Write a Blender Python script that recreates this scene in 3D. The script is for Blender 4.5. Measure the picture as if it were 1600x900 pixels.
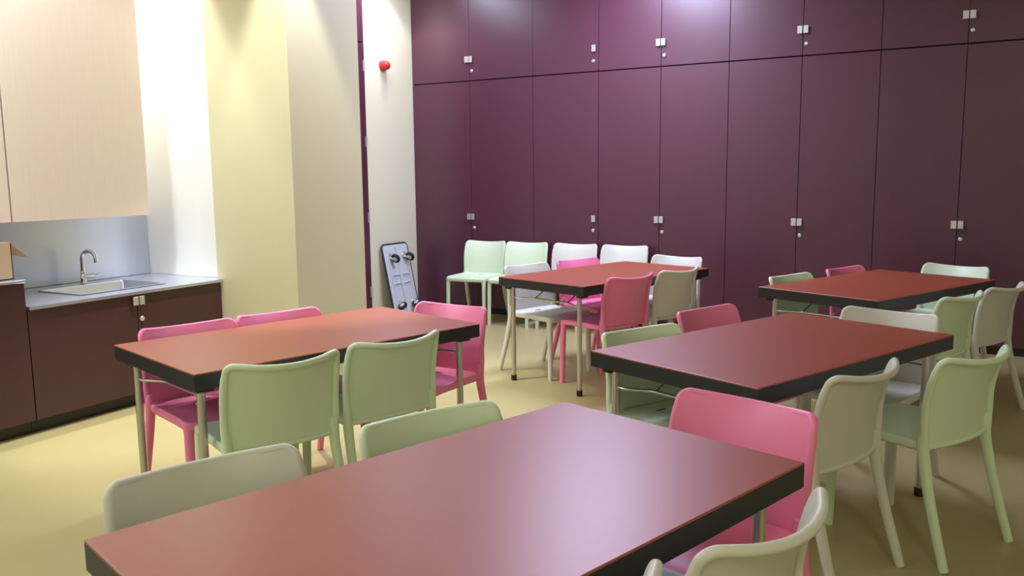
import bpy, bmesh, math, random
from mathutils import Vector, Matrix
random.seed(4)
S = bpy.context.scene
for o in list(bpy.data.objects): bpy.data.objects.remove(o)
COL = S.collection
PI = math.pi

# ------------------------------------------------------------------ camera
cam = bpy.data.cameras.new('camera'); co = bpy.data.objects.new('camera', cam); COL.objects.link(co)
cam.sensor_width = 36.0; cam.lens = 1300.13 / 1600 * 36.0; cam.clip_start = 0.02
RX = Vector((0.87596102, 0.48225726, -0.01096513)); UX = Vector((-0.05523923, 0.12286510, 0.99088485)); FX = Vector((-0.47920864, 0.86737080, -0.13426456))
m = Matrix.Identity(4)
for i in range(3):
    m[i][0] = RX[i]; m[i][1] = UX[i]; m[i][2] = -FX[i]
m[2][3] = 1.44643
co.matrix_world = m
S.camera = co
S.view_settings.view_transform = 'Standard'; S.view_settings.look = 'None'
S.view_settings.exposure = 0.0; S.view_settings.gamma = 1.0; S.view_settings.use_curve_mapping = False
# ------------------------------------------------------------------ world
w = bpy.data.worlds.new('world'); S.world = w; w.use_nodes = True
w.node_tree.nodes['Background'].inputs[0].default_value = (0.85, 0.9, 1.0, 1)
w.node_tree.nodes['Background'].inputs[1].default_value = 0.05

ZC = 3.5          # ceiling height
YW = 7.45         # face of the tall cupboards
COOL = (0.84, 0.90, 1.0); WARM = (1.0, 0.93, 0.80)
# ceiling lamps: x, y, length along x, length along y, watts, colour
PANELS = [(-2.62, 6.1, 0.45, 1.7, 120, (0.66, 0.69, 1.0), 'long cool ceiling lamp over the back left table'),
          (-4.2, 1.5, 0.30, 1.5, 50, (0.90, 0.93, 1.0), 'long cool ceiling lamp over the aisle in front of the kitchen'),
          (-4.85, 6.3, 0.30, 1.2, 30, (0.74, 0.78, 1.0), 'cool ceiling lamp between the pillar and the tall cupboards'),
          (-4.2, -0.8, 0.30, 1.5, 35, COOL, 'long cool ceiling lamp near the front end of the kitchen wall'),
          (0.8, -1.0, 0.30, 1.5, 34, (1.0, 0.97, 0.76), 'added warm fill panel on the ceiling, out of view behind the camera')]  # last entry is an added, unseen fill that brightens the camera-side chair backs
# downlights: x, y, watts, colour
SPOTS = [(-5.02, 3.99, 350, (0.95, 0.98, 1.0), 64, 'round ceiling downlight in the kitchen niche beside the pillar'),
         (-3.74, 3.96, 330, (1.0, 0.98, 0.98), 62, 'round ceiling downlight in front of the pillar'),
         (-4.55, 2.75, 75, (0.97, 0.98, 1.0), 115, 'round ceiling downlight in front of the wall cabinets'),
         (-5.0, 6.85, 60, (1.0, 0.99, 0.95), 115, 'round ceiling downlight over the platform trolley')]

# ------------------------------------------------------------------ materials
def mat(name, col, rough=0.5, metal=0.0, noise=None, bump=0.0, scale=40.0, spec=0.5, coat=0.0, stretch=None):
    mt = bpy.data.materials.new(name); mt.use_nodes = True
    nt = mt.node_tree; b = nt.nodes['Principled BSDF']
    b.inputs['Base Color'].default_value = (*col, 1); b.inputs['Roughness'].default_value = rough
    b.inputs['Metallic'].default_value = metal; b.inputs['Specular IOR Level'].default_value = spec
    b.inputs['Coat Weight'].default_value = coat
    tc = nt.nodes.new('ShaderNodeTexCoord'); mp = nt.nodes.new('ShaderNodeMapping')
    nt.links.new(tc.outputs['Object'], mp.inputs[0])
    if stretch: mp.inputs['Scale'].default_value = stretch
    n = nt.nodes.new('ShaderNodeTexNoise'); n.inputs['Scale'].default_value = scale; n.inputs['Detail'].default_value = 4
    nt.links.new(mp.outputs[0], n.inputs['Vector'])
    if noise:
        mx = nt.nodes.new('ShaderNodeMix'); mx.data_type = 'RGBA'
        a = [c * (1 - noise) for c in col]; d = [min(1, c * (1 + noise)) for c in col]
        mx.inputs[6].default_value = (*a, 1); mx.inputs[7].default_value = (*d, 1)
        nt.links.new(n.outputs[0], mx.inputs[0]); nt.links.new(mx.outputs[2], b.inputs['Base Color'])
    if bump:
        bp = nt.nodes.new('ShaderNodeBump'); bp.inputs['Strength'].default_value = bump; bp.inputs['Distance'].default_value = 0.002
        nt.links.new(n.outputs[0], bp.inputs['Height']); nt.links.new(bp.outputs[0], b.inputs['Normal'])
    return mt
def emis(name, col, s):
    mt = bpy.data.materials.new(name); mt.use_nodes = True
    b = mt.node_tree.nodes['Principled BSDF']; b.inputs['Emission Color'].default_value = (*col, 1); b.inputs['Emission Strength'].default_value = s
    return mt
M = dict(
    floor=mat('cream_linoleum', (0.43, 0.37, 0.165), 0.36, noise=0.05, scale=6.0, bump=0.03),
    white=mat('white_wall_paint', (0.80, 0.80, 0.74), 0.6, noise=0.01, scale=3),
    cream=mat('cream_wall_paint', (0.80, 0.78, 0.57), 0.6, noise=0.01, scale=3),
    pillar=mat('pale_yellow_paint', (0.57, 0.545, 0.335), 0.5, noise=0.015, scale=3),
    ceil=mat('ceiling_paint', (0.85, 0.85, 0.85), 0.8, noise=0.01),
    purple=mat('aubergine_laminate', (0.088, 0.022, 0.043), 0.33, noise=0.06, scale=2.0, stretch=(8, 8, 1), bump=0.02, spec=0.7),
    brown=mat('dark_brown_laminate', (0.062, 0.022, 0.024), 0.38, noise=0.06, scale=2.0, stretch=(8, 8, 1)),
    dark=mat('dark_recess', (0.012, 0.008, 0.010), 0.7, noise=0.05),
    kick=mat('black_plinth', (0.016, 0.013, 0.012), 0.4, noise=0.05),
    steel=mat('brushed_steel', (0.60, 0.64, 0.76), 0.30, metal=0.9, noise=0.04, scale=20, stretch=(1, 1, 30)),
    chrome=mat('chrome', (0.82, 0.82, 0.84), 0.10, metal=1.0, noise=0.01),
    tube=mat('satin_chrome_tube', (0.62, 0.60, 0.56), 0.30, metal=1.0, noise=0.02),
    nickel=mat('satin_nickel', (0.72, 0.72, 0.72), 0.35, metal=0.8, noise=0.02),
    wood=mat('pale_beech_veneer', (0.82, 0.70, 0.60), 0.5, noise=0.04, scale=3, stretch=(20, 20, 1.2)),
    rust=mat('rust_red_laminate', (0.34, 0.070, 0.026), 0.40, noise=0.04, scale=60, spec=0.85),
    black=mat('black_table_edge', (0.014, 0.016, 0.015), 0.45, noise=0.05),
    rubber=mat('black_rubber', (0.012, 0.012, 0.012), 0.6, noise=0.05),
    green=mat('pale_green_plastic', (0.70, 0.84, 0.58), 0.42, noise=0.015, scale=200, bump=0.02),
    pink=mat('pink_plastic', (0.92, 0.235, 0.42), 0.42, noise=0.015, scale=200, bump=0.02),
    offwhite=mat('off_white_plastic', (0.67, 0.67, 0.57), 0.42, noise=0.015, scale=200, bump=0.02),
    red=mat('red_plastic', (0.62, 0.03, 0.03), 0.25, noise=0.02),
    card=mat('brown_cardboard', (0.60, 0.43, 0.28), 0.8, noise=0.05, scale=20),
    grey=mat('grey_steel_plate', (0.62, 0.66, 0.70), 0.5, metal=0.0, noise=0.04, scale=12),
    navy=mat('dark_blue_bumper', (0.03, 0.04, 0.07), 0.5, noise=0.05),
    lampwhite=mat('white_lamp_housing', (0.85, 0.85, 0.85), 0.4, noise=0.01),
)

# ------------------------------------------------------------------ mesh helpers
def box(bm, x0, x1, y0, y1, z0, z1, bev=0.0, seg=1):
    vs = [bm.verts.new((x, y, z)) for x in (x0, x1) for y in (y0, y1) for z in (z0, z1)]
    F = [(0, 1, 3, 2), (4, 6, 7, 5), (0, 4, 5, 1), (2, 3, 7, 6), (0, 2, 6, 4), (1, 5, 7, 3)]
    fs = [bm.faces.new([vs[i] for i in f]) for f in F]
    if bev:
        es = list({e for f in fs for e in f.edges})
        bmesh.ops.bevel(bm, geom=es, offset=bev, segments=seg, affect='EDGES', profile=0.5)
def tube(bm, pts, rad, n=12, caps=True, sq=0.0):
    pts = [Vector(p) for p in pts]
    if not hasattr(rad, '__len__'): rad = [rad] * len(pts)
    ref = None; rings = []
    for i, p in enumerate(pts):
        t = (pts[min(i + 1, len(pts) - 1)] - pts[max(i - 1, 0)]).normalized()
        if ref is None: ref = Vector((1, 0, 0)) if abs(t.x) < 0.8 else Vector((0, 1, 0))
        a = (ref - t * ref.dot(t)).normalized(); b = t.cross(a); ref = a
        ring = []
        for k in range(n):
            th = 2 * PI * k / n; c, s = math.cos(th), math.sin(th)
            if sq:
                q = (abs(c) ** (2 + sq * 2) + abs(s) ** (2 + sq * 2)) ** (-1 / (2 + sq * 2))
            else: q = 1
            ring.append(bm.verts.new(p + (a * c + b * s) * rad[i] * q))
        rings.append(ring)
    for r0, r1 in zip(rings, rings[1:]):
        for k in range(n): bm.faces.new((r0[k], r0[(k + 1) % n], r1[(k + 1) % n], r1[k]))
    if caps: bm.faces.new(rings[0][::-1]); bm.faces.new(rings[-1])
def smooth_path(pts, n=6):
    P = [Vector(p) for p in pts]; P = [P[0] * 2 - P[1]] + P + [P[-1] * 2 - P[-2]]; out = []
    for i in range(1, len(P) - 2):
        for k in range(n):
            t = k / n
            out.append(0.5 * ((2 * P[i]) + (P[i + 1] - P[i - 1]) * t + (2 * P[i - 1] - 5 * P[i] + 4 * P[i + 1] - P[i + 2]) * t * t + (3 * P[i] - P[i - 1] - 3 * P[i + 1] + P[i + 2]) * t ** 3))
    out.append(P[-2]); return out
def lathe(bm, prof, n=24, mtx=None):
    rings = []
    for r, z in prof:
        ring = []
        for k in range(n):
            v = Vector((r * math.cos(2 * PI * k / n), r * math.sin(2 * PI * k / n), z))
            ring.append(bm.verts.new(mtx @ v if mtx else v))
        rings.append(ring)
    for a, b in zip(rings, rings[1:]):
        for k in range(n): bm.faces.new((a[k], a[(k + 1) % n], b[(k + 1) % n], b[k]))
    bm.faces.new(rings[0][::-1]); bm.faces.new(rings[-1])
def obj(name, bm, m_, parent=None, smooth=False, label=None, loc=None):
    bmesh.ops.recalc_face_normals(bm, faces=bm.faces)
    me = bpy.data.meshes.new(name); bm.to_mesh(me); bm.free()
    o = bpy.data.objects.new(name, me); COL.objects.link(o); me.materials.append(m_)
    if smooth:
        for p in me.polygons: p.use_smooth = True
        if smooth is True:
            me.set_sharp_from_angle(angle=math.radians(40))
    if loc: o.location = loc
    if parent: o.parent = parent
    if label: o['label'] = label
    return o
def thing(name, label, cat, loc=(0, 0, 0), rz=0, group=None):
    o = bpy.data.objects.new(name, None); COL.objects.link(o); o.empty_display_size = 0.1
    o.location = loc; o.rotation_euler = (0, 0, rz); o['label'] = label; o['category'] = cat
    if group: o['group'] = group
    return o
def tag(o, label, cat, group=None):
    o['label'] = label; o['category'] = cat
    if group: o['group'] = group
    return o
def struct(name, bm, m_, parent=None):
    o = obj(name, bm, m_, parent)
    if not parent: o['kind'] = 'structure'
    return o
def boxobj(name, dims, m_, parent=None, bev=0.0, label=None, seg=1):
    bm = bmesh.new(); box(bm, *dims, bev=bev, seg=seg); return obj(name, bm, m_, parent, label=label)
def copy_tree(src, parent=None):
    o = src.copy(); COL.objects.link(o)
    if parent: o.parent = parent
    for ch in src.children: copy_tree(ch, o)
    return o

# ------------------------------------------------------------------ room shell
XR, YB = 2.6, -2.2
def sbox(name, *d, m_): bm = bmesh.new(); box(bm, *d); return struct(name, bm, m_)
sbox('floor', -5.7, XR + .15, YB - .15, 8.3, -0.12, 0.0, m_=M['floor'])
sbox('ceiling', -5.7, XR + .15, YB - .15, 8.3, ZC, ZC + .12, m_=M['ceil'])
sbox('wall_left', -5.6, -5.425, YB, 4.155, 0, ZC, m_=M['white'])
sbox('wall_niche_end', -5.6, -4.66, 4.155, 4.80, 0, ZC, m_=M['white'])
sbox('wall_left_far', -5.6, -5.303, 4.80, 8.2, 0, ZC, m_=M['cream'])
sbox('wall_pillar', -4.657, -3.905, 4.12, 4.83, 0, ZC, m_=M['pillar'])
sbox('wall_back', -5.6, XR, 8.06, 8.2, 0, ZC, m_=M['white'])
sbox('wall_front', -5.6, XR, YB - .15, YB, 0, ZC, m_=M['white'])
sbox('wall_right', XR, XR + .15, YB - .15, 8.2, 0, ZC, m_=M['cream'])

# ------------------------------------------------------------------ door on the far left wall (seen at a grazing angle)
bm = bmesh.new(); box(bm, -5.302, -5.285, 5.25, 6.625, 0.0, 3.3)
d1 = struct('door_1', bm, M['purple']); d1['label'] = 'aubergine door and frame in the left wall behind the pillar'
boxobj('door_leaf', (-5.284, -5.262, 5.32, 6.60, 0.03, 2.732), M['purple'], d1, 0.002)
boxobj('transom_panel', (-5.284, -5.262, 5.32, 6.60, 2.742, 3.28), M['purple'], d1, 0.002)
for z in (0.30, 1.045, 1.79, 2.52):
    bm = bmesh.new(); tube(bm, [(-5.256, 6.592, z - .055), (-5.256, 6.592, z + .055)], .008, 10)
    box(bm, -5.263, -5.260, 6.578, 6.594, z - .05, z + .05)
    for q in (-.03, 0, .03): tube(bm, [(-5.256, 6.592, z + q - .002), (-5.256, 6.592, z + q + .002)], .0092, 10)
    obj('hinge', bm, M['nickel'], d1, smooth=True)

# ------------------------------------------------------------------ handles and locks
def handle(parent, axis, p, sgn=1, w_=.040, h_=.062):
    # square pull plate on a short stem; axis 'y' = front faces -y, 'x' = front faces +x
    bm = bmesh.new(); x, y, z = p
    if axis == 'y':
        box(bm, x - w_ / 2, x + w_ / 2, y - .024, y - .014, z - h_ / 2, z + h_ / 2, .0015)
        box(bm, x - .009, x + .009, y - .015, y, z - .02, z + .02)
    else:
        box(bm, x + .014, x + .024, y - w_ / 2, y + w_ / 2, z - h_ / 2, z + h_ / 2, .0015)
        box(bm, x, x + .015, y - .009, y + .009, z - .02, z + .02)
    return obj('handle', bm, M['nickel'], parent)
def lock(parent, axis, p):
    x, y, z = p
    bm = bmesh.new()
    R = Matrix.Rotation(PI / 2, 4, 'X') if axis == 'y' else Matrix.Rotation(PI / 2, 4, 'Y')
    mt = Matrix.Translation((x, y, z)) @ R @ Matrix.Diagonal((1, 1, 1, 1))
    lathe(bm, [(.017, 0), (.017, .004), (.014, .008), (.0115, .009), (.0115, .012), (.004, .0125)], 20, mt)
    o = obj('lock', bm, M['nickel'], parent, smooth=True)
    return o

# ------------------------------------------------------------------ tall cupboards along the far wall
DX = [-5.301, -4.588, -3.858, -3.156, -2.545, -1.926, -1.315, -0.708, -0.098, 0.515, 1.13]
UNITS = [(0, 2, 'two'), (2, 3, 'one'), (3, 5, 'two'), (5, 7, 'two'), (7, 9, 'two'), (9, 10, 'two_half')]
UNITS = [([-5.301, -4.588, -3.858], 'leftmost, beside the cream wall with the red alarm'),
         ([-3.858, -3.156], 'narrow single door, second from the cream wall'),
         ([-3.156, -2.545, -1.926], 'two doors, behind the middle back table'),
         ([-1.926, -1.315, -0.708], 'two doors, left of the one at the right edge'),
         ([-0.708, -0.098, 0.515], 'two doors, at the right edge')]
LOWL = ['tall aubergine double door cupboard next to the cream wall with the trolley',
        'tall aubergine cupboard with a single door, second cupboard from the cream wall',
        'tall aubergine double door cupboard behind the back left table, third from the cream wall',
        'tall aubergine double door cupboard behind the left end of the back right table',
        'tall dark aubergine double door cupboard at the right edge behind the back right table']
UPL = ['upper aubergine wall cupboard next to the cream wall with the red alarm',
       'upper aubergine cupboard with a single door, second from the cream wall',
       'upper aubergine double door cupboard third from the cream wall, under the violet glow',
       'upper aubergine double door cupboard fourth from the cream wall, its left handle dull',
       'upper dark aubergine double door cupboard at the right edge of the top row']
G = .0022
def tall_unit(xs, z0, z1, zh, label, group, lower):
    t = thing('tall_cupboard' if lower else 'upper_cupboard', label, 'cupboard', ((xs[0] + xs[-1]) / 2, YW, z0), 0, group)
    cx = (xs[0] + xs[-1]) / 2
    xl, xr = xs[0] - cx, xs[-1] - cx
    H = z1 - z0
    kk = .065 if lower else 0.0
    bm = bmesh.new(); box(bm, xl + .001, xr - .001, .023, .58, kk, H - .001); obj('carcass', bm, M['dark'], t)
    if lower: boxobj('plinth', (xl + .001, xr - .001, .035, .06, 0.001, kk), M['kick'], t)
    n = len(xs) - 1
    for i in range(n):
        a, b = xs[i] - cx, xs[i + 1] - cx
        d = boxobj('door', (a + G, b - G, 0, .022, kk + .004, H - .0045), M['purple'], t, .0012)
        if n == 2:
            xh = b - .024 if i == 0 else a + .024
            handle(d, 'y', (xh, 0, zh - z0))
            if i == 1: lock(d, 'y', (a + .030, 0, zh - z0 - .115))
        else:
            handle(d, 'y', (b - .045, 0, zh - z0)); lock(d, 'y', (b - .055, 0, zh - z0 - .115))
    return t
for (xs, _), ll, ul in zip(UNITS, LOWL, UPL):
    tall_unit(xs, 0.0, 2.409, 1.022, ll, 'tall cupboards along the far wall', True)
    tall_unit(xs, 2.411, 3.34, 2.622, ul, 'upper cupboards above the tall cupboards', False)
for i in range(1):
    tall_unit([0.515, 1.13, 1.745], 0.0, 2.409, 1.022, 'tall aubergine cupboard outside the frame, past the right edge', 'tall cupboards along the far wall', True)
    tall_unit([0.515, 1.13, 1.745], 2.411, 3.34, 2.622, 'upper aubergine cupboard outside the frame, past the right edge', 'upper cupboards above the tall cupboards', False)
sbox('trim_1', -5.301, 1.75, 7.47, 8.05, 3.342, ZC, m_=M['white'])
sbox('trim_2', 1.75, XR, 7.45, 8.05, 0, ZC, m_=M['white'])

# ------------------------------------------------------------------ kitchen niche
XF = -4.63
def base_unit(name, label, ys, z1, hs, lk):
    cy = (ys[0] + ys[-1]) / 2
    t = thing(name, label, 'cabinet', (XF, cy, 0), 0, 'kitchen base cabinets')
    boxobj('carcass', (-.77, -.022, ys[0] - cy + .001, ys[-1] - cy - .001, .08, z1 - (.19 if hs else .003)), M['dark'], t)
    if hs:      # upper rails around the sink bowl
        bm = bmesh.new()
        box(bm, -.06, -.024, ys[0] - cy + .001, ys[-1] - cy - .001, z1 - .19, z1 - .003)
        box(bm, -.77, -.73, ys[0] - cy + .001, ys[-1] - cy - .001, z1 - .19, z1 - .003)
        obj('top_rail', bm, M['dark'], t)
    boxobj('plinth', (-.09, -.06, ys[0] - cy + .001, ys[-1] - cy - .001, .001, .08), M['kick'], t)
    for i in range(len(ys) - 1):
        a, b = ys[i] - cy, ys[i + 1] - cy
        d = boxobj('door', (-.022, 0, a + .002, b - .002, .084, z1 - .004), M['brown'], t, .0012)
        if hs and i < 2:
            yh = (b - .022) if i == 0 else (a + .022)
            handle(d, 'x', (0, yh, z1 - .040), w_=.036, h_=.055)
            if i == 1: lock(d, 'x', (0, a + .028, z1 - .16))
    return t
base_unit('base_cabinet', 'dark brown sink base cabinet with a double door and square metal handles', [2.732, 3.437, 4.118], .722, True, True)
base_unit('base_cabinet', 'higher dark brown base cabinet at the left edge, under the cardboard box', [1.3, 2.0, 2.730], .880, False, False)
# steel worktop over the sink cabinet with an undermounted bowl
SX0, SX1, SY0, SY1 = -5.205, -4.775, 3.16, 3.765
WX0, WX1, WY0, WY1 = -5.41, -4.608, 2.735, 4.117
wt = thing('worktop', 'stainless steel sink worktop between the cardboard box and the pillar', 'worktop', (XF, 3.4, .722))
bm = bmesh.new()
ox, oy = XF, 3.4
for (a, b, c, d) in ((WX0, SX0, WY0, WY1), (SX1, WX1, WY0, WY1), (SX0, SX1, WY0, SY0), (SX0, SX1, SY1, WY1)):
    box(bm, a - ox, b - ox, c - oy, d - oy, 0.001, .020)
box(bm, WX0 - ox, -4.665 - ox, WY1 - oy, 4.150 - oy, .001, .020)
obj('steel_sheet', bm, M['steel'], wt)
bm = bmesh.new()      # bowl with sloping walls
def ringq(x0, x1, y0, y1, z, r, n=5):
    out = []
    for cx, cy, a0 in ((x1 - r, y1 - r, 0), (x0 + r, y1 - r, PI / 2), (x0 + r, y0 + r, PI), (x1 - r, y0 + r, 1.5 * PI)):
        for k in range(n + 1):
            th = a0 + k / n * PI / 2; out.append((cx + r * math.cos(th), cy + r * math.sin(th), z))
    return out
a0_, a1_, b0_, b1_ = SX0 - ox, SX1 - ox, SY0 - oy, SY1 - oy
prof = [(-.012, .0235, .022), (-.012, .0262, .022), (0.004, .0262, .020), (.010, .018, .02), (.022, -.13, .035), (.05, -.16, .04)]
rs = []
for ins, z, r in prof:
    rs.append([bm.verts.new(v) for v in ringq(a0_ + ins, a1_ - ins, b0_ + ins, b1_ - ins, z, max(.012, r))])
for p_, q_ in zip(rs, rs[1:]):
    n_ = len(p_)
    for k in range(n_): bm.faces.new((p_[k], p_[(k + 1) % n_], q_[(k + 1) % n_], q_[k]))
bm.faces.new(rs[-1])
sk = obj('sink_bowl', bm, M['steel'], wt, smooth=True)
bm = bmesh.new(); lathe(bm, [(.045, -.1595), (.045, -.157), (.03, -.1565), (.028, -.159), (.003, -.159)], 24, Matrix.Translation((-.35, 0.06, 0)))
obj('drain', bm, M['chrome'], sk, smooth=True)
w2 = boxobj('worktop', (-5.41, -4.615, 1.3, 2.730, .881, .897), M['steel'], None, .002)
tag(w2, 'raised steel worktop at the left edge carrying the cardboard box', 'worktop')
bs = boxobj('backsplash', (-5.4245, -5.414, 1.3, 4.150, .744, 1.199), M['steel'], None, .001)
tag(bs, 'brushed steel splashback panel behind the tap', 'splashback')
# tap
fx, fy = -5.262, 3.507
tp = thing('kitchen_tap', 'chrome gooseneck tap behind the steel sink', 'tap', (fx, fy, .742))
bm = bmesh.new(); lathe(bm, [(.026, 0.0002), (.026, .006), (.020, .009), (.020, .085), (.014, .094), (.003, .095)], 24); obj('tap_body', bm, M['chrome'], tp, smooth=True)
bm = bmesh.new()
R_ = .050; dr = Vector((.93, .37, 0)).normalized()
pts = [Vector((0, 0, .08)), Vector((0, 0, .13)), Vector((0, 0, .175))]
for k in range(1, 13):
    th = PI * k / 12; pts.append(Vector((0, 0, .178)) + dr * (R_ - R_ * math.cos(th)) + Vector((0, 0, R_ * math.sin(th))))
pts.append(pts[-1] + Vector((0, 0, -.028)))
tube(bm, pts, [.0135] * (len(pts) - 1) + [.014], 14); obj('spout', bm, M['chrome'], tp, smooth=True)
bm = bmesh.new(); tube(bm, [(0.01, .01, .057), (.03, .035, .057), (.045, .055, .058)], .016, 14)
tube(bm, [(.045, .055, .058), (.056, .068, .060), (.064, .078, .064)], [.012, .009, .006], 12)
obj('lever', bm, M['chrome'], tp, smooth=True)
# wall cabinets
def wall_cab(label, y0, y1):
    t = thing('wall_cabinet', label, 'cabinet', (-5.0, y0, 1.203), 0, 'pale wall cabinets over the sink')
    boxobj('carcass', (-.412, -.022, .001, y1 - y0 - .001, 0, 2.0), M['wood'], t)
    boxobj('door', (-.021, 0, .003, y1 - y0 - .002, -.002, 1.99), M['wood'], t, .0015)
wall_cab('wide pale beech wall cabinet above the steel sink', 2.912, 3.862)
wall_cab('pale beech wall cabinet cut off by the left edge of the picture', 2.0, 2.906)
sbox('trim_3', -5.42, -5.0, 1.3, 3.862, 3.205, ZC, m_=M['white'])
# cardboard box
cb = thing('cardboard_box', 'open brown cardboard box on the raised worktop at the left edge', 'box', (-4.85, 2.515, .898), 0)
bm = bmesh.new(); t_ = .005
L_, W_, H_ = .20, .15, .205
box(bm, -W_, W_, -L_, L_, 0, t_)
for a in ((-W_, -W_ + t_, -L_, L_), (W_ - t_, W_, -L_, L_), (-W_, W_, -L_, -L_ + t_), (-W_, W_, L_ - t_, L_)):
    box(bm, *a, 0, H_)
obj('box_body', bm, M['card'], cb)
def flap(p0, p1, p2, p3):
    bm = bmesh.new(); P = [Vector(p) for p in (p0, p1, p2, p3)]
    n = (P[1] - P[0]).cross(P[2] - P[0]).normalized() * .004
    A = [bm.verts.new(p) for p in P]; B = [bm.verts.new(p + n) for p in P]
    bm.faces.new(A[::-1]); bm.faces.new(B)
    for k in range(4): bm.faces.new((A[k], A[(k + 1) % 4], B[(k + 1) % 4], B[k]))
    obj('flap', bm, M['card'], cb)
flap((W_, L_, H_), (-W_, L_, H_), (-W_ + .03, L_ + .11, H_ - .08), (W_ - .02, L_ + .11, H_ - .09))
flap((-W_, -L_, H_), (W_, -L_, H_), (W_, -L_ - .10, H_ - .06), (-W_, -L_ - .10, H_ - .06))
flap((-W_, L_, H_), (-W_, -L_, H_), (-W_ - .05, -L_, H_ + .12), (-W_ - .05, L_, H_ + .12))

# ------------------------------------------------------------------ fire alarm sounder
al = thing('fire_alarm', 'round red fire alarm sounder high on the cream wall', 'alarm', (-5.303, 6.935, 2.556))
Ry = Matrix.Rotation(PI / 2, 4, 'Y')
bm = bmesh.new(); lathe(bm, [(.052, 0), (.052, .03), (.048, .035), (.01, .036)], 28, Ry); obj('base', bm, M['red'], al, smooth=True)
bm = bmesh.new(); lathe(bm, [(.046, .034), (.046, .05), (.042, .068), (.032, .082), (.018, .090), (.004, .093)], 28, Ry); obj('dome', bm, M['red'], al, smooth=True)

# ------------------------------------------------------------------ platform trolley leaning on the wall, underside out
tr = bpy.data.objects.new('platform_trolley', None); COL.objects.link(tr)
tag(tr, 'grey platform trolley leaning upright against the cream wall, castors facing out', 'trolley')
TW, TL = .43, .76
P0 = Vector((-5.125, 6.995, 0.004)); tilt = math.asin(.155 / TL)
tr.location = P0
# local: x = across, y = along the deck upwards, z = out of the underside (towards the room, +X world)
ex = Vector((0, 1, 0)); ey = Vector((-math.sin(tilt), 0, math.cos(tilt))); ez = ex.cross(ey)
mm = Matrix.Identity(4)
for i in range(3): mm[i][0] = ex[i]; mm[i][1] = ey[i]; mm[i][2] = ez[i]; mm[i][3] = P0[i]
tr.matrix_world = mm
def rrect(w2_, y0, y1, r, n=6):
    out = []
    for cx, cy, a0 in ((w2_ - r, y1 - r, 0), (-w2_ + r, y1 - r, PI / 2), (-w2_ + r, y0 + r, PI), (w2_ - r, y0 + r, 1.5 * PI)):
        for k in range(n + 1):
            th = a0 + k / n * PI / 2; out.append((cx + r * math.cos(th), cy + r * math.sin(th)))
    return out
def prism(bm, outl, z0, z1):
    A = [bm.verts.new((x, y, z0)) for x, y in outl]; B = [bm.verts.new((x, y, z1)) for x, y in outl]; n = len(A)
    bm.faces.new(A[::-1]); bm.faces.new(B)
    for k in range(n): bm.faces.new((A[k], A[(k + 1) % n], B[(k + 1) % n], B[k]))
bm = bmesh.new(); prism(bm, rrect(TW / 2 - .008, .008, TL - .008, .035), 0, .018); obj('deck', bm, M['grey'], tr)
bm = bmesh.new()
ro = rrect(TW / 2, 0, TL, .042); tube(bm, [(x, y, .010) for x, y in ro] + [(ro[0][0], ro[0][1], .010)], .011, 8, caps=False)
obj('edge_bumper', bm, M['navy'], tr, smooth=True)
bm = bmesh.new()
box(bm, -.018, .018, .03, TL - .03, .018, .040, .003)
box(bm, -.16, -.14, .05, TL - .05, .018, .034, .003); box(bm, .14, .16, .05, TL - .05, .018, .034, .003)
for y in (.34, .43):
    box(bm, -.14, -.016, y, y + .014, .018, .030, .002); box(bm, .016, .14, y, y + .014, .018, .030, .002)
obj('ribs', bm, M['grey'], tr)
for (sx, sy, sw) in ((-1, TL - .13, .5), (1, TL - .13, .5), (-1, .13, -.9), (1, .13, -.9)):
    cx = sx * .125
    bm = bmesh.new(); box(bm, cx - .04, cx + .04, sy - .035, sy + .035, .018, .024, .002)
    lathe(bm, [(.03, .024), (.03, .034), (.01, .036)], 18, Matrix.Translation((cx, sy, 0)))
    dx, dy = math.sin(sw), -math.cos(sw)
    c = Vector((cx + dx * .03, sy + dy * .03, .082)); ax = Vector((math.cos(sw), math.sin(sw), 0))
    for s in (-1, 1):
        q = Vector((cx, sy, .034)) + ax * s * .020
        tube(bm, [q, c + ax * s * .020], [.014, .009], 8)
    ca = obj('castor', bm, M['nickel'], tr, smooth=True)
    bm = bmesh.new(); R = ax.to_track_quat('Z', 'Y').to_matrix().to_4x4()
    lathe(bm, [(.02, -.016), (.045, -.015), (.051, -.007), (.051, .007), (.045, .015), (.02, .016)], 22, Matrix.Translation(c) @ R)
    wh = obj('wheel', bm, M['rubber'], ca, smooth=True)
    bm = bmesh.new(); lathe(bm, [(.022, -.0185), (.026, -.016), (.026, .016), (.022, .0185)], 18, Matrix.Translation(c) @ R)
    obj('wheel_hub', bm, M['grey'], ca, smooth=True)

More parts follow.
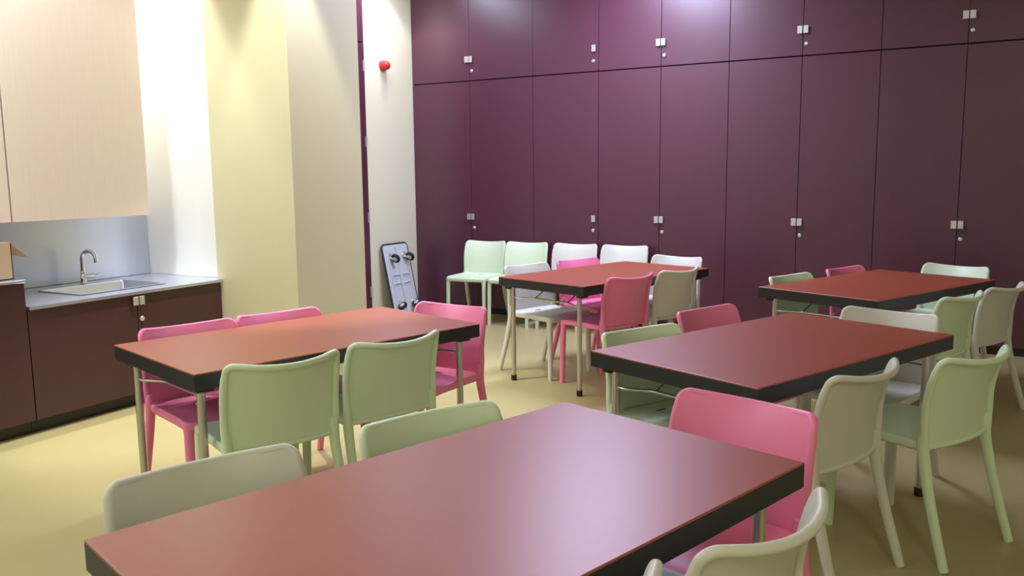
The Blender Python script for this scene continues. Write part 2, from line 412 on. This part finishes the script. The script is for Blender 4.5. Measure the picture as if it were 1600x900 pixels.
# ------------------------------------------------------------------ folding tables
TLN, TWD, TTH, TZ = 1.408, .797, .064, .740
def make_table():
    t = thing('folding_table', '', 'table')
    hx, hy = TLN / 2, TWD / 2
    bm = bmesh.new(); box(bm, -hx, hx, -hy, hy, TZ - TTH, TZ - .006, .0010, 1); obj('table_edge', bm, M['black'], t, label='black edge band of the table')
    bm = bmesh.new(); box(bm, -hx - .0005, hx + .0005, -hy - .0005, hy + .0005, TZ - .0065, TZ, .0028, 3); obj('tabletop', bm, M['rust'], t, label='rust red laminate top')
    for sx in (-1, 1):
        lx = sx * (hx - .058)
        for sy in (-1, 1):
            ly = sy * (hy - .086)
            bm = bmesh.new(); tube(bm, [(lx, ly, .035), (lx, ly, TZ - TTH + .002)], .0165, 18); lg = obj('leg', bm, M['tube'], t, smooth=True)
            bm = bmesh.new(); lathe(bm, [(.0195, 0.0), (.0200, .01), (.0200, .036), (.0185, .040), (.012, .0405)], 18, Matrix.Translation((lx, ly, 0))); obj('foot_cap', bm, M['rubber'], lg, smooth=True)
            bm = bmesh.new(); box(bm, lx - .035, lx + .035, sy * (hy - .062) - .022, sy * (hy - .062) + .022, TZ - TTH - .021, TZ - TTH + .002, .005, 2); obj('leg_bracket', bm, M['black'], t)
        # bent cross rod between the two legs of one end
        z = TZ - TTH - .080; y1 = hy - .086; i = -sx
        P = smooth_path([(lx, -y1 + .01, z), (lx + i * .004, -y1 + .05, z), (lx + i * .045, -y1 + .115, z), (lx + i * .06, -y1 + .155, z), (lx + i * .06, -.1, z)], 5)[:-1]
        P += [Vector((lx + i * .06, .1, z))] + [Vector((v.x, -v.y, v.z)) for v in reversed(P[:-1])]
        bm = bmesh.new(); tube(bm, P, .0065, 10); obj('cross_rod', bm, M['tube'], t, smooth=True)
        for sy in (-1, 1):
            bm = bmesh.new(); ys = sy * (y1 - .16)
            tube(bm, [(lx + i * .062, ys, z + .004), (lx + i * .20, ys * .98, TZ - TTH - .004)], .004, 8); obj('folding_stay', bm, M['tube'], t, smooth=True)
    return t
TABLES = [((-0.916, 1.513), 1.268, 'large rust red table with black edge in the foreground, its near corner cut off'),
          ((-2.630, 2.818), 1.283, 'rust red table with black edge nearest the kitchen counter, in front of the pillar'),
          ((-2.301, 5.595), 1.263, 'rust red table at the back left, before the row of chairs along the cupboards'),
          ((-0.680, 3.538), 1.171, 'rust red table in the middle of the right side, directly behind the foreground table'),
          ((-0.493, 5.734), 1.148, 'rust red table at the back right, farthest behind the middle right table')]
t0 = make_table()
for i, ((x, y), th, lab) in enumerate(TABLES):
    t = t0 if i == 0 else copy_tree(t0)
    t.location = (x, y, 0); t.rotation_euler = (0, 0, th); t['label'] = lab; t['group'] = 'rust red folding tables'

# ------------------------------------------------------------------ moulded plastic chairs
ZT, ZB, HW = .776, .438, .208
def half_w(z):
    r = .023
    u = (z - ZB) / (ZT - ZB)
    w0 = HW + .008 * math.sin(PI * min(1, max(0, u)) * .8) + .006 * (1 - u)
    if z > ZT - r: w0 -= r - math.sqrt(max(0, r * r - (z - (ZT - r)) ** 2))
    return w0
def yrail(z):
    u = max(0, (z - ZB) / (ZT - ZB))
    return -.212 - .004 * u - .052 * u ** 3.0
def back_y(x, z):
    u = max(0, (z - ZB) / (ZT - ZB))
    return yrail(z) - (.028 + .042 * u) * (1 - (x / HW) ** 2)
def back_pt(s, z, off=0.0):
    x = s * half_w(z)
    zz = z - .014 * (1 - s * s) * max(0, (z - ZB) / (ZT - ZB)) ** 2
    return Vector((x, back_y(x, z) + off, zz))
def back_n(s, z):
    x = s * half_w(min(z, ZT - .024)); e = .002
    zc_ = min(z, ZT - .004)
    dx = (back_y(x + e, zc_) - back_y(x - e, zc_)) / (2 * e); dz = (back_y(x, zc_ + e) - back_y(x, zc_ - e)) / (2 * e)
    return Vector((-dx, 1, -dz)).normalized()
def make_chair(m_):
    t = thing('dining_chair', '', 'chair')
    # seat
    bm = bmesh.new(); outl = []
    hw, yf, yb, r = .220, .190, -.222, .035
    N = 8
    for cx, cy, a0, rr in ((hw - r, yf - r, 0, r), (-hw + r, yf - r, PI / 2, r), (-hw + r, yb + r, PI, r), (hw - r, yb + r, 1.5 * PI, r)):
        for k in range(N + 1):
            th = a0 + k / N * PI / 2; outl.append((cx + rr * math.cos(th), cy + rr * math.sin(th)))
        # extra points along the straight run that follows
        nx, ny = {0: (-hw + r, yf), PI / 2: (-hw, yb + r), PI: (hw - r, yb), 1.5 * PI: (hw, yf - r)}[a0]
        lx, ly = outl[-1]
        for k in range(1, 8): outl.append((lx + (nx - lx) * k / 8, ly + (ny - ly) * k / 8))
    def bow(x, y):
        return (x * (1 - .0 * y), y + (.012 * (1 - (x / hw) ** 2) if y > yf - r else 0))
    outl = [bow(*p) for p in outl]
    rings = [(.45, .447), (.75, .4475), (.90, .452), (.955, .4565), (.985, .4565), (1.0, .450), (1.0, .428), (.985, .421), (.955, .424), (.93, .436), (.45, .436)]
    R = []
    for s, z in rings:
        ring = []
        for x, y in outl:
            zz = z
            # waterfall front and lower middle of the skirt
            if y > .08 and s > .5: zz -= .008 * ((y * s - .08) / .11) ** 2 if y * s > .08 else 0
            ring.append(bm.verts.new((x * s, y * s, zz)))
        R.append(ring)
    n = len(outl)
    for a, b in zip(R, R[1:]):
        for k in range(n): bm.faces.new((a[k], a[(k + 1) % n], b[(k + 1) % n], b[k]))
    bm.faces.new(R[0]); bm.faces.new(R[-1][::-1])
    seat = obj('seat', bm, m_, t, smooth='all')
    bm = bmesh.new(); box(bm, -.028, .028, -.150, -.145, .4485, .4500); obj('drain_slot', bm, M['dark'], seat)
    # backrest: curved panel with a rolled rim
    bm = bmesh.new()
    ss = [-1, -.97, -.9, -.75, -.5, -.25, 0, .25, .5, .75, .9, .97, 1]
    zs = [ZB - .012, ZB + .01, .48, .53, .58, .63, .68, .72, .745, .757, .765, .771, ZT - .0015]
    th = .0045
    Fg = [[bm.verts.new(back_pt(s, z) + back_n(s, z) * .0034) for s in ss] for z in zs]
    Bg = [[bm.verts.new(back_pt(s, z) - back_n(s, z) * th) for s in ss] for z in zs]
    for g in (Fg, Bg):
        for i in range(len(zs) - 1):
            for k in range(len(ss) - 1): bm.faces.new((g[i][k], g[i][k + 1], g[i + 1][k + 1], g[i + 1][k]))
    nz, ns = len(zs), len(ss)
    for i in range(nz - 1):
        for k in (0, ns - 1): bm.faces.new((Fg[i][k], Fg[i + 1][k], Bg[i + 1][k], Bg[i][k]))
    for k in range(ns - 1):
        for i in (0, nz - 1): bm.faces.new((Fg[i][k], Fg[i][k + 1], Bg[i][k + 1], Bg[i][k]))
    rim = []
    for z in (.44, .48, .53, .58, .63, .68, .72, .745): rim.append(back_pt(-1, z))
    for k in range(0, 7):
        z = ZT - .023 + .023 * math.sin(k / 6 * PI / 2); rim.append(back_pt(-1, z))
    for s in (-.7, -.5, -.25, 0, .25, .5, .7): rim.append(back_pt(s, ZT))
    rim += [Vector((-v.x, v.y, v.z)) for v in reversed(rim[:15])]
    nr = len(rim); rad = []
    for i in range(nr):
        e = min(i, nr - 1 - i); rad.append(.0155 if e < 3 else .0138 if e < 7 else .0122)
    rim = [v - back_n(max(-1, min(1, v.x / HW)), v.z) * (q - .0036) for v, q in zip(rim, rad)]
    tube(bm, rim, rad, 18)
    # rolled lower lip joining the panel to the seat
    lip = [back_pt(s, ZB - .004) for s in (-1, -.8, -.5, -.2, .2, .5, .8, 1)]
    tube(bm, [v + Vector((0, -.006, 0)) for v in lip], .0105, 10)
    # web between panel and seat
    web = []
    for s in (-1, -.75, -.5, -.25, 0, .25, .5, .75, 1):
        p = back_pt(s, ZB + .004); web.append((p, Vector((p.x * .98, -.19, .444))))
    for dz in (.006, -.008):
        vs = [(bm.verts.new(a + Vector((0, 0, dz))), bm.verts.new(b + Vector((0, 0, dz)))) for a, b in web]
        for (a, b), (c, d) in zip(vs, vs[1:]): bm.faces.new((a, b, d, c))
    obj('backrest', bm, m_, t, smooth=True)
    for s in (-1, 1):
        bm = bmesh.new()
        P = smooth_path([(s * .194, .161, .438), (s * .198, .167, .40), (s * .200, .170, .34), (s * .202, .174, .18), (s * .204, .176, 0)], 4)
        rd = [.026 - .005 * min(1, i / 4) - .0045 * i / (len(P) - 1) for i in range(len(P))]
        tube(bm, P, rd, 14, sq=.35); obj('leg', bm, m_, t, smooth=True)
        bm = bmesh.new()
        P = smooth_path([(s * .214, yrail(.5) + .001, .50), (s * .214, -.215, .45), (s * .215, -.224, .38), (s * .221, -.262, .22), (s * .229, -.328, 0)], 4)
        rd = []
        for i in range(len(P)):
            u = i / (len(P) - 1); rd.append(.0145 + .0065 * math.sin(min(1, u / .30) * PI / 2) - .005 * max(0, (u - .3) / .7))
        tube(bm, P, rd, 14, sq=.2); obj('leg', bm, m_, t, smooth=True)
    return t
PROTO = {}
def chair(colr, mid, ang, side, label, group):
    # mid = ground point under the middle of the top edge of the back; ang = direction of that edge
    a = math.radians(ang) + (PI / 2 if side == 'R' else -PI / 2)
    F = Vector((math.cos(a), math.sin(a)))
    if colr not in PROTO: PROTO[colr] = t = make_chair(M[colr])
    else: t = copy_tree(PROTO[colr])
    t.location = (mid[0] + F.x * .266, mid[1] + F.y * .266, 0); t.rotation_euler = (0, 0, a - PI / 2)
    t['label'] = label; t['group'] = group
GT = 'moulded plastic chairs around the rust red tables'; GW = 'moulded plastic chairs lined up along the cupboards'
CH = [
 ('pink', (-3.142, 2.594), 72, 'L', 'pink chair on the kitchen side of the left table, beside its near corner'),
 ('pink', (-3.012, 3.036), 71, 'L', 'pink chair on the kitchen side of the left table, in front of the pillar'),
 ('green', (-2.24, 2.27), 66, 'R', 'pale green chair back at the left table, left one of its two green chairs'),
 ('green', (-2.10, 2.78), 71, 'R', 'pale green chair back at the left table, right one of its two green chairs'),
 ('pink', (-2.35, 3.59), -4, 'L', 'pink chair at the far short end of the left table, front of the platform trolley'),
 ('offwhite', (-1.54, 1.30), 68, 'L', 'greyish white chair back behind the left long edge of the foreground table'),
 ('green', (-1.30, 1.88), 66, 'L', 'pale green chair back behind the left long edge of the foreground table'),
 ('pink', (-0.556, 2.402), -17, 'L', 'large pink chair at the far short end of the foreground table'),
 ('offwhite', (-0.324, 1.608), 72, 'R', 'off white chair with curved back at the right edge of the foreground table'),
 ('offwhite', (-0.522, 1.125), 72, 'R', 'off white chair showing only a back corner at the bottom edge of the picture'),
 ('green', (-1.222, 3.374), 63, 'L', 'pale green chair at the near left corner of the middle right table'),
 ('pink', (-1.12, 4.03), 68, 'L', 'pink chair on the left side of the middle right table, behind a pale green one'),
 ('offwhite', (-0.32, 4.325), -16, 'L', 'white chair at the far short end of the middle right table'),
 ('offwhite', (-0.30, 3.04), 69, 'R', 'beige white chair seen from behind at the middle right table'),
 ('green', (0.035, 3.48), 62, 'R', 'pale green chair seen from behind at the middle right table, legs in full view'),
 ('green', (-1.01, 5.60), 66, 'L', 'pale green chair on the left side of the back right table'),
 ('pink', (-0.75, 6.185), 66, 'L', 'pink chair on the left side of the back right table, by the cupboards'),
 ('green', (-0.08, 6.635), -24, 'L', 'mint green chair at the far short end of the back right table'),
 ('green', (-0.03, 5.11), 66, 'R', 'pale green chair seen from behind at the back right table'),
 ('offwhite', (0.19, 5.62), 66, 'R', 'beige white chair seen from behind at the right edge of the picture'),
 ('offwhite', (-2.91, 5.50), 72, 'L', 'greyish white chair, its seat under the near end of the back left table'),
 ('pink', (-2.72, 6.01), 68, 'L', 'pink chair across the back left table, beside the greyish white one'),
 ('offwhite', (-2.074, 6.525), -12, 'L', 'white chair at the far short end of the back left table'),
 ('pink', (-1.97, 5.20), 70, 'R', 'salmon pink chair seen from behind at the back left table'),
 ('offwhite', (-1.795, 5.695), 72, 'R', 'cream white chair seen from behind at the back left table'),
 ('green', (-4.36, 7.345), 3, 'L', 'mint green chair against the cupboards, nearest the trolley'),
 ('green', (-3.88, 7.345), 2, 'L', 'mint green chair against the cupboards, second of the row from the trolley'),
 ('offwhite', (-3.35, 7.345), 1, 'L', 'white chair against the cupboards, third of the row from the trolley'),
 ('offwhite', (-2.84, 7.345), 1, 'L', 'white chair against the cupboards, farthest from the trolley'),
]
for i, (cc, mid, ang, side, lab) in enumerate(CH):
    chair(cc, mid, ang, side, lab, GW if i > 24 else GT)

# ------------------------------------------------------------------ ceiling lamps (above the picture)
for i, (x, y, lx, ly, wt_, colr, lab) in enumerate(PANELS):
    t = thing('ceiling_light', lab, 'lamp', (x, y, ZC), 0, 'long ceiling lamps')
    bm = bmesh.new(); hx, hy = lx / 2, ly / 2
    for d in ((-hx - .03, -hx, -hy - .03, hy + .03), (hx, hx + .03, -hy - .03, hy + .03), (-hx, hx, -hy - .03, -hy), (-hx, hx, hy, hy + .03)): box(bm, *d, -.045, -.001)
    obj('frame', bm, M['lampwhite'], t)
    boxobj('diffuser', (-hx, hx, -hy, hy, -.03, -.002), emis('lamp_diffuser', colr, wt_ * .12), t)
    L = bpy.data.lights.new('panel_glow', 'AREA'); L.shape = 'RECTANGLE'; L.size = lx * .96; L.size_y = ly * .96; L.energy = wt_; L.color = colr
    lo = bpy.data.objects.new('panel_glow', L); COL.objects.link(lo); lo.parent = t; lo.location = (0, 0, -.05)
for (x, y, wt_, colr, cone, lab) in SPOTS:
    t = thing('downlight', lab, 'lamp', (x, y, ZC), 0, 'round ceiling downlights')
    bm = bmesh.new(); lathe(bm, [(.085, -.001), (.085, -.010), (.066, -.013), (.060, -.003)], 24); obj('trim_ring', bm, M['lampwhite'], t, smooth=True)
    L = bpy.data.lights.new('downlight_glow', 'SPOT'); L.energy = wt_; L.spot_size = math.radians(cone); L.spot_blend = .4; L.shadow_soft_size = .05; L.color = colr
    lo = bpy.data.objects.new('downlight_glow', L); COL.objects.link(lo); lo.parent = t; lo.location = (0, 0, -.03)
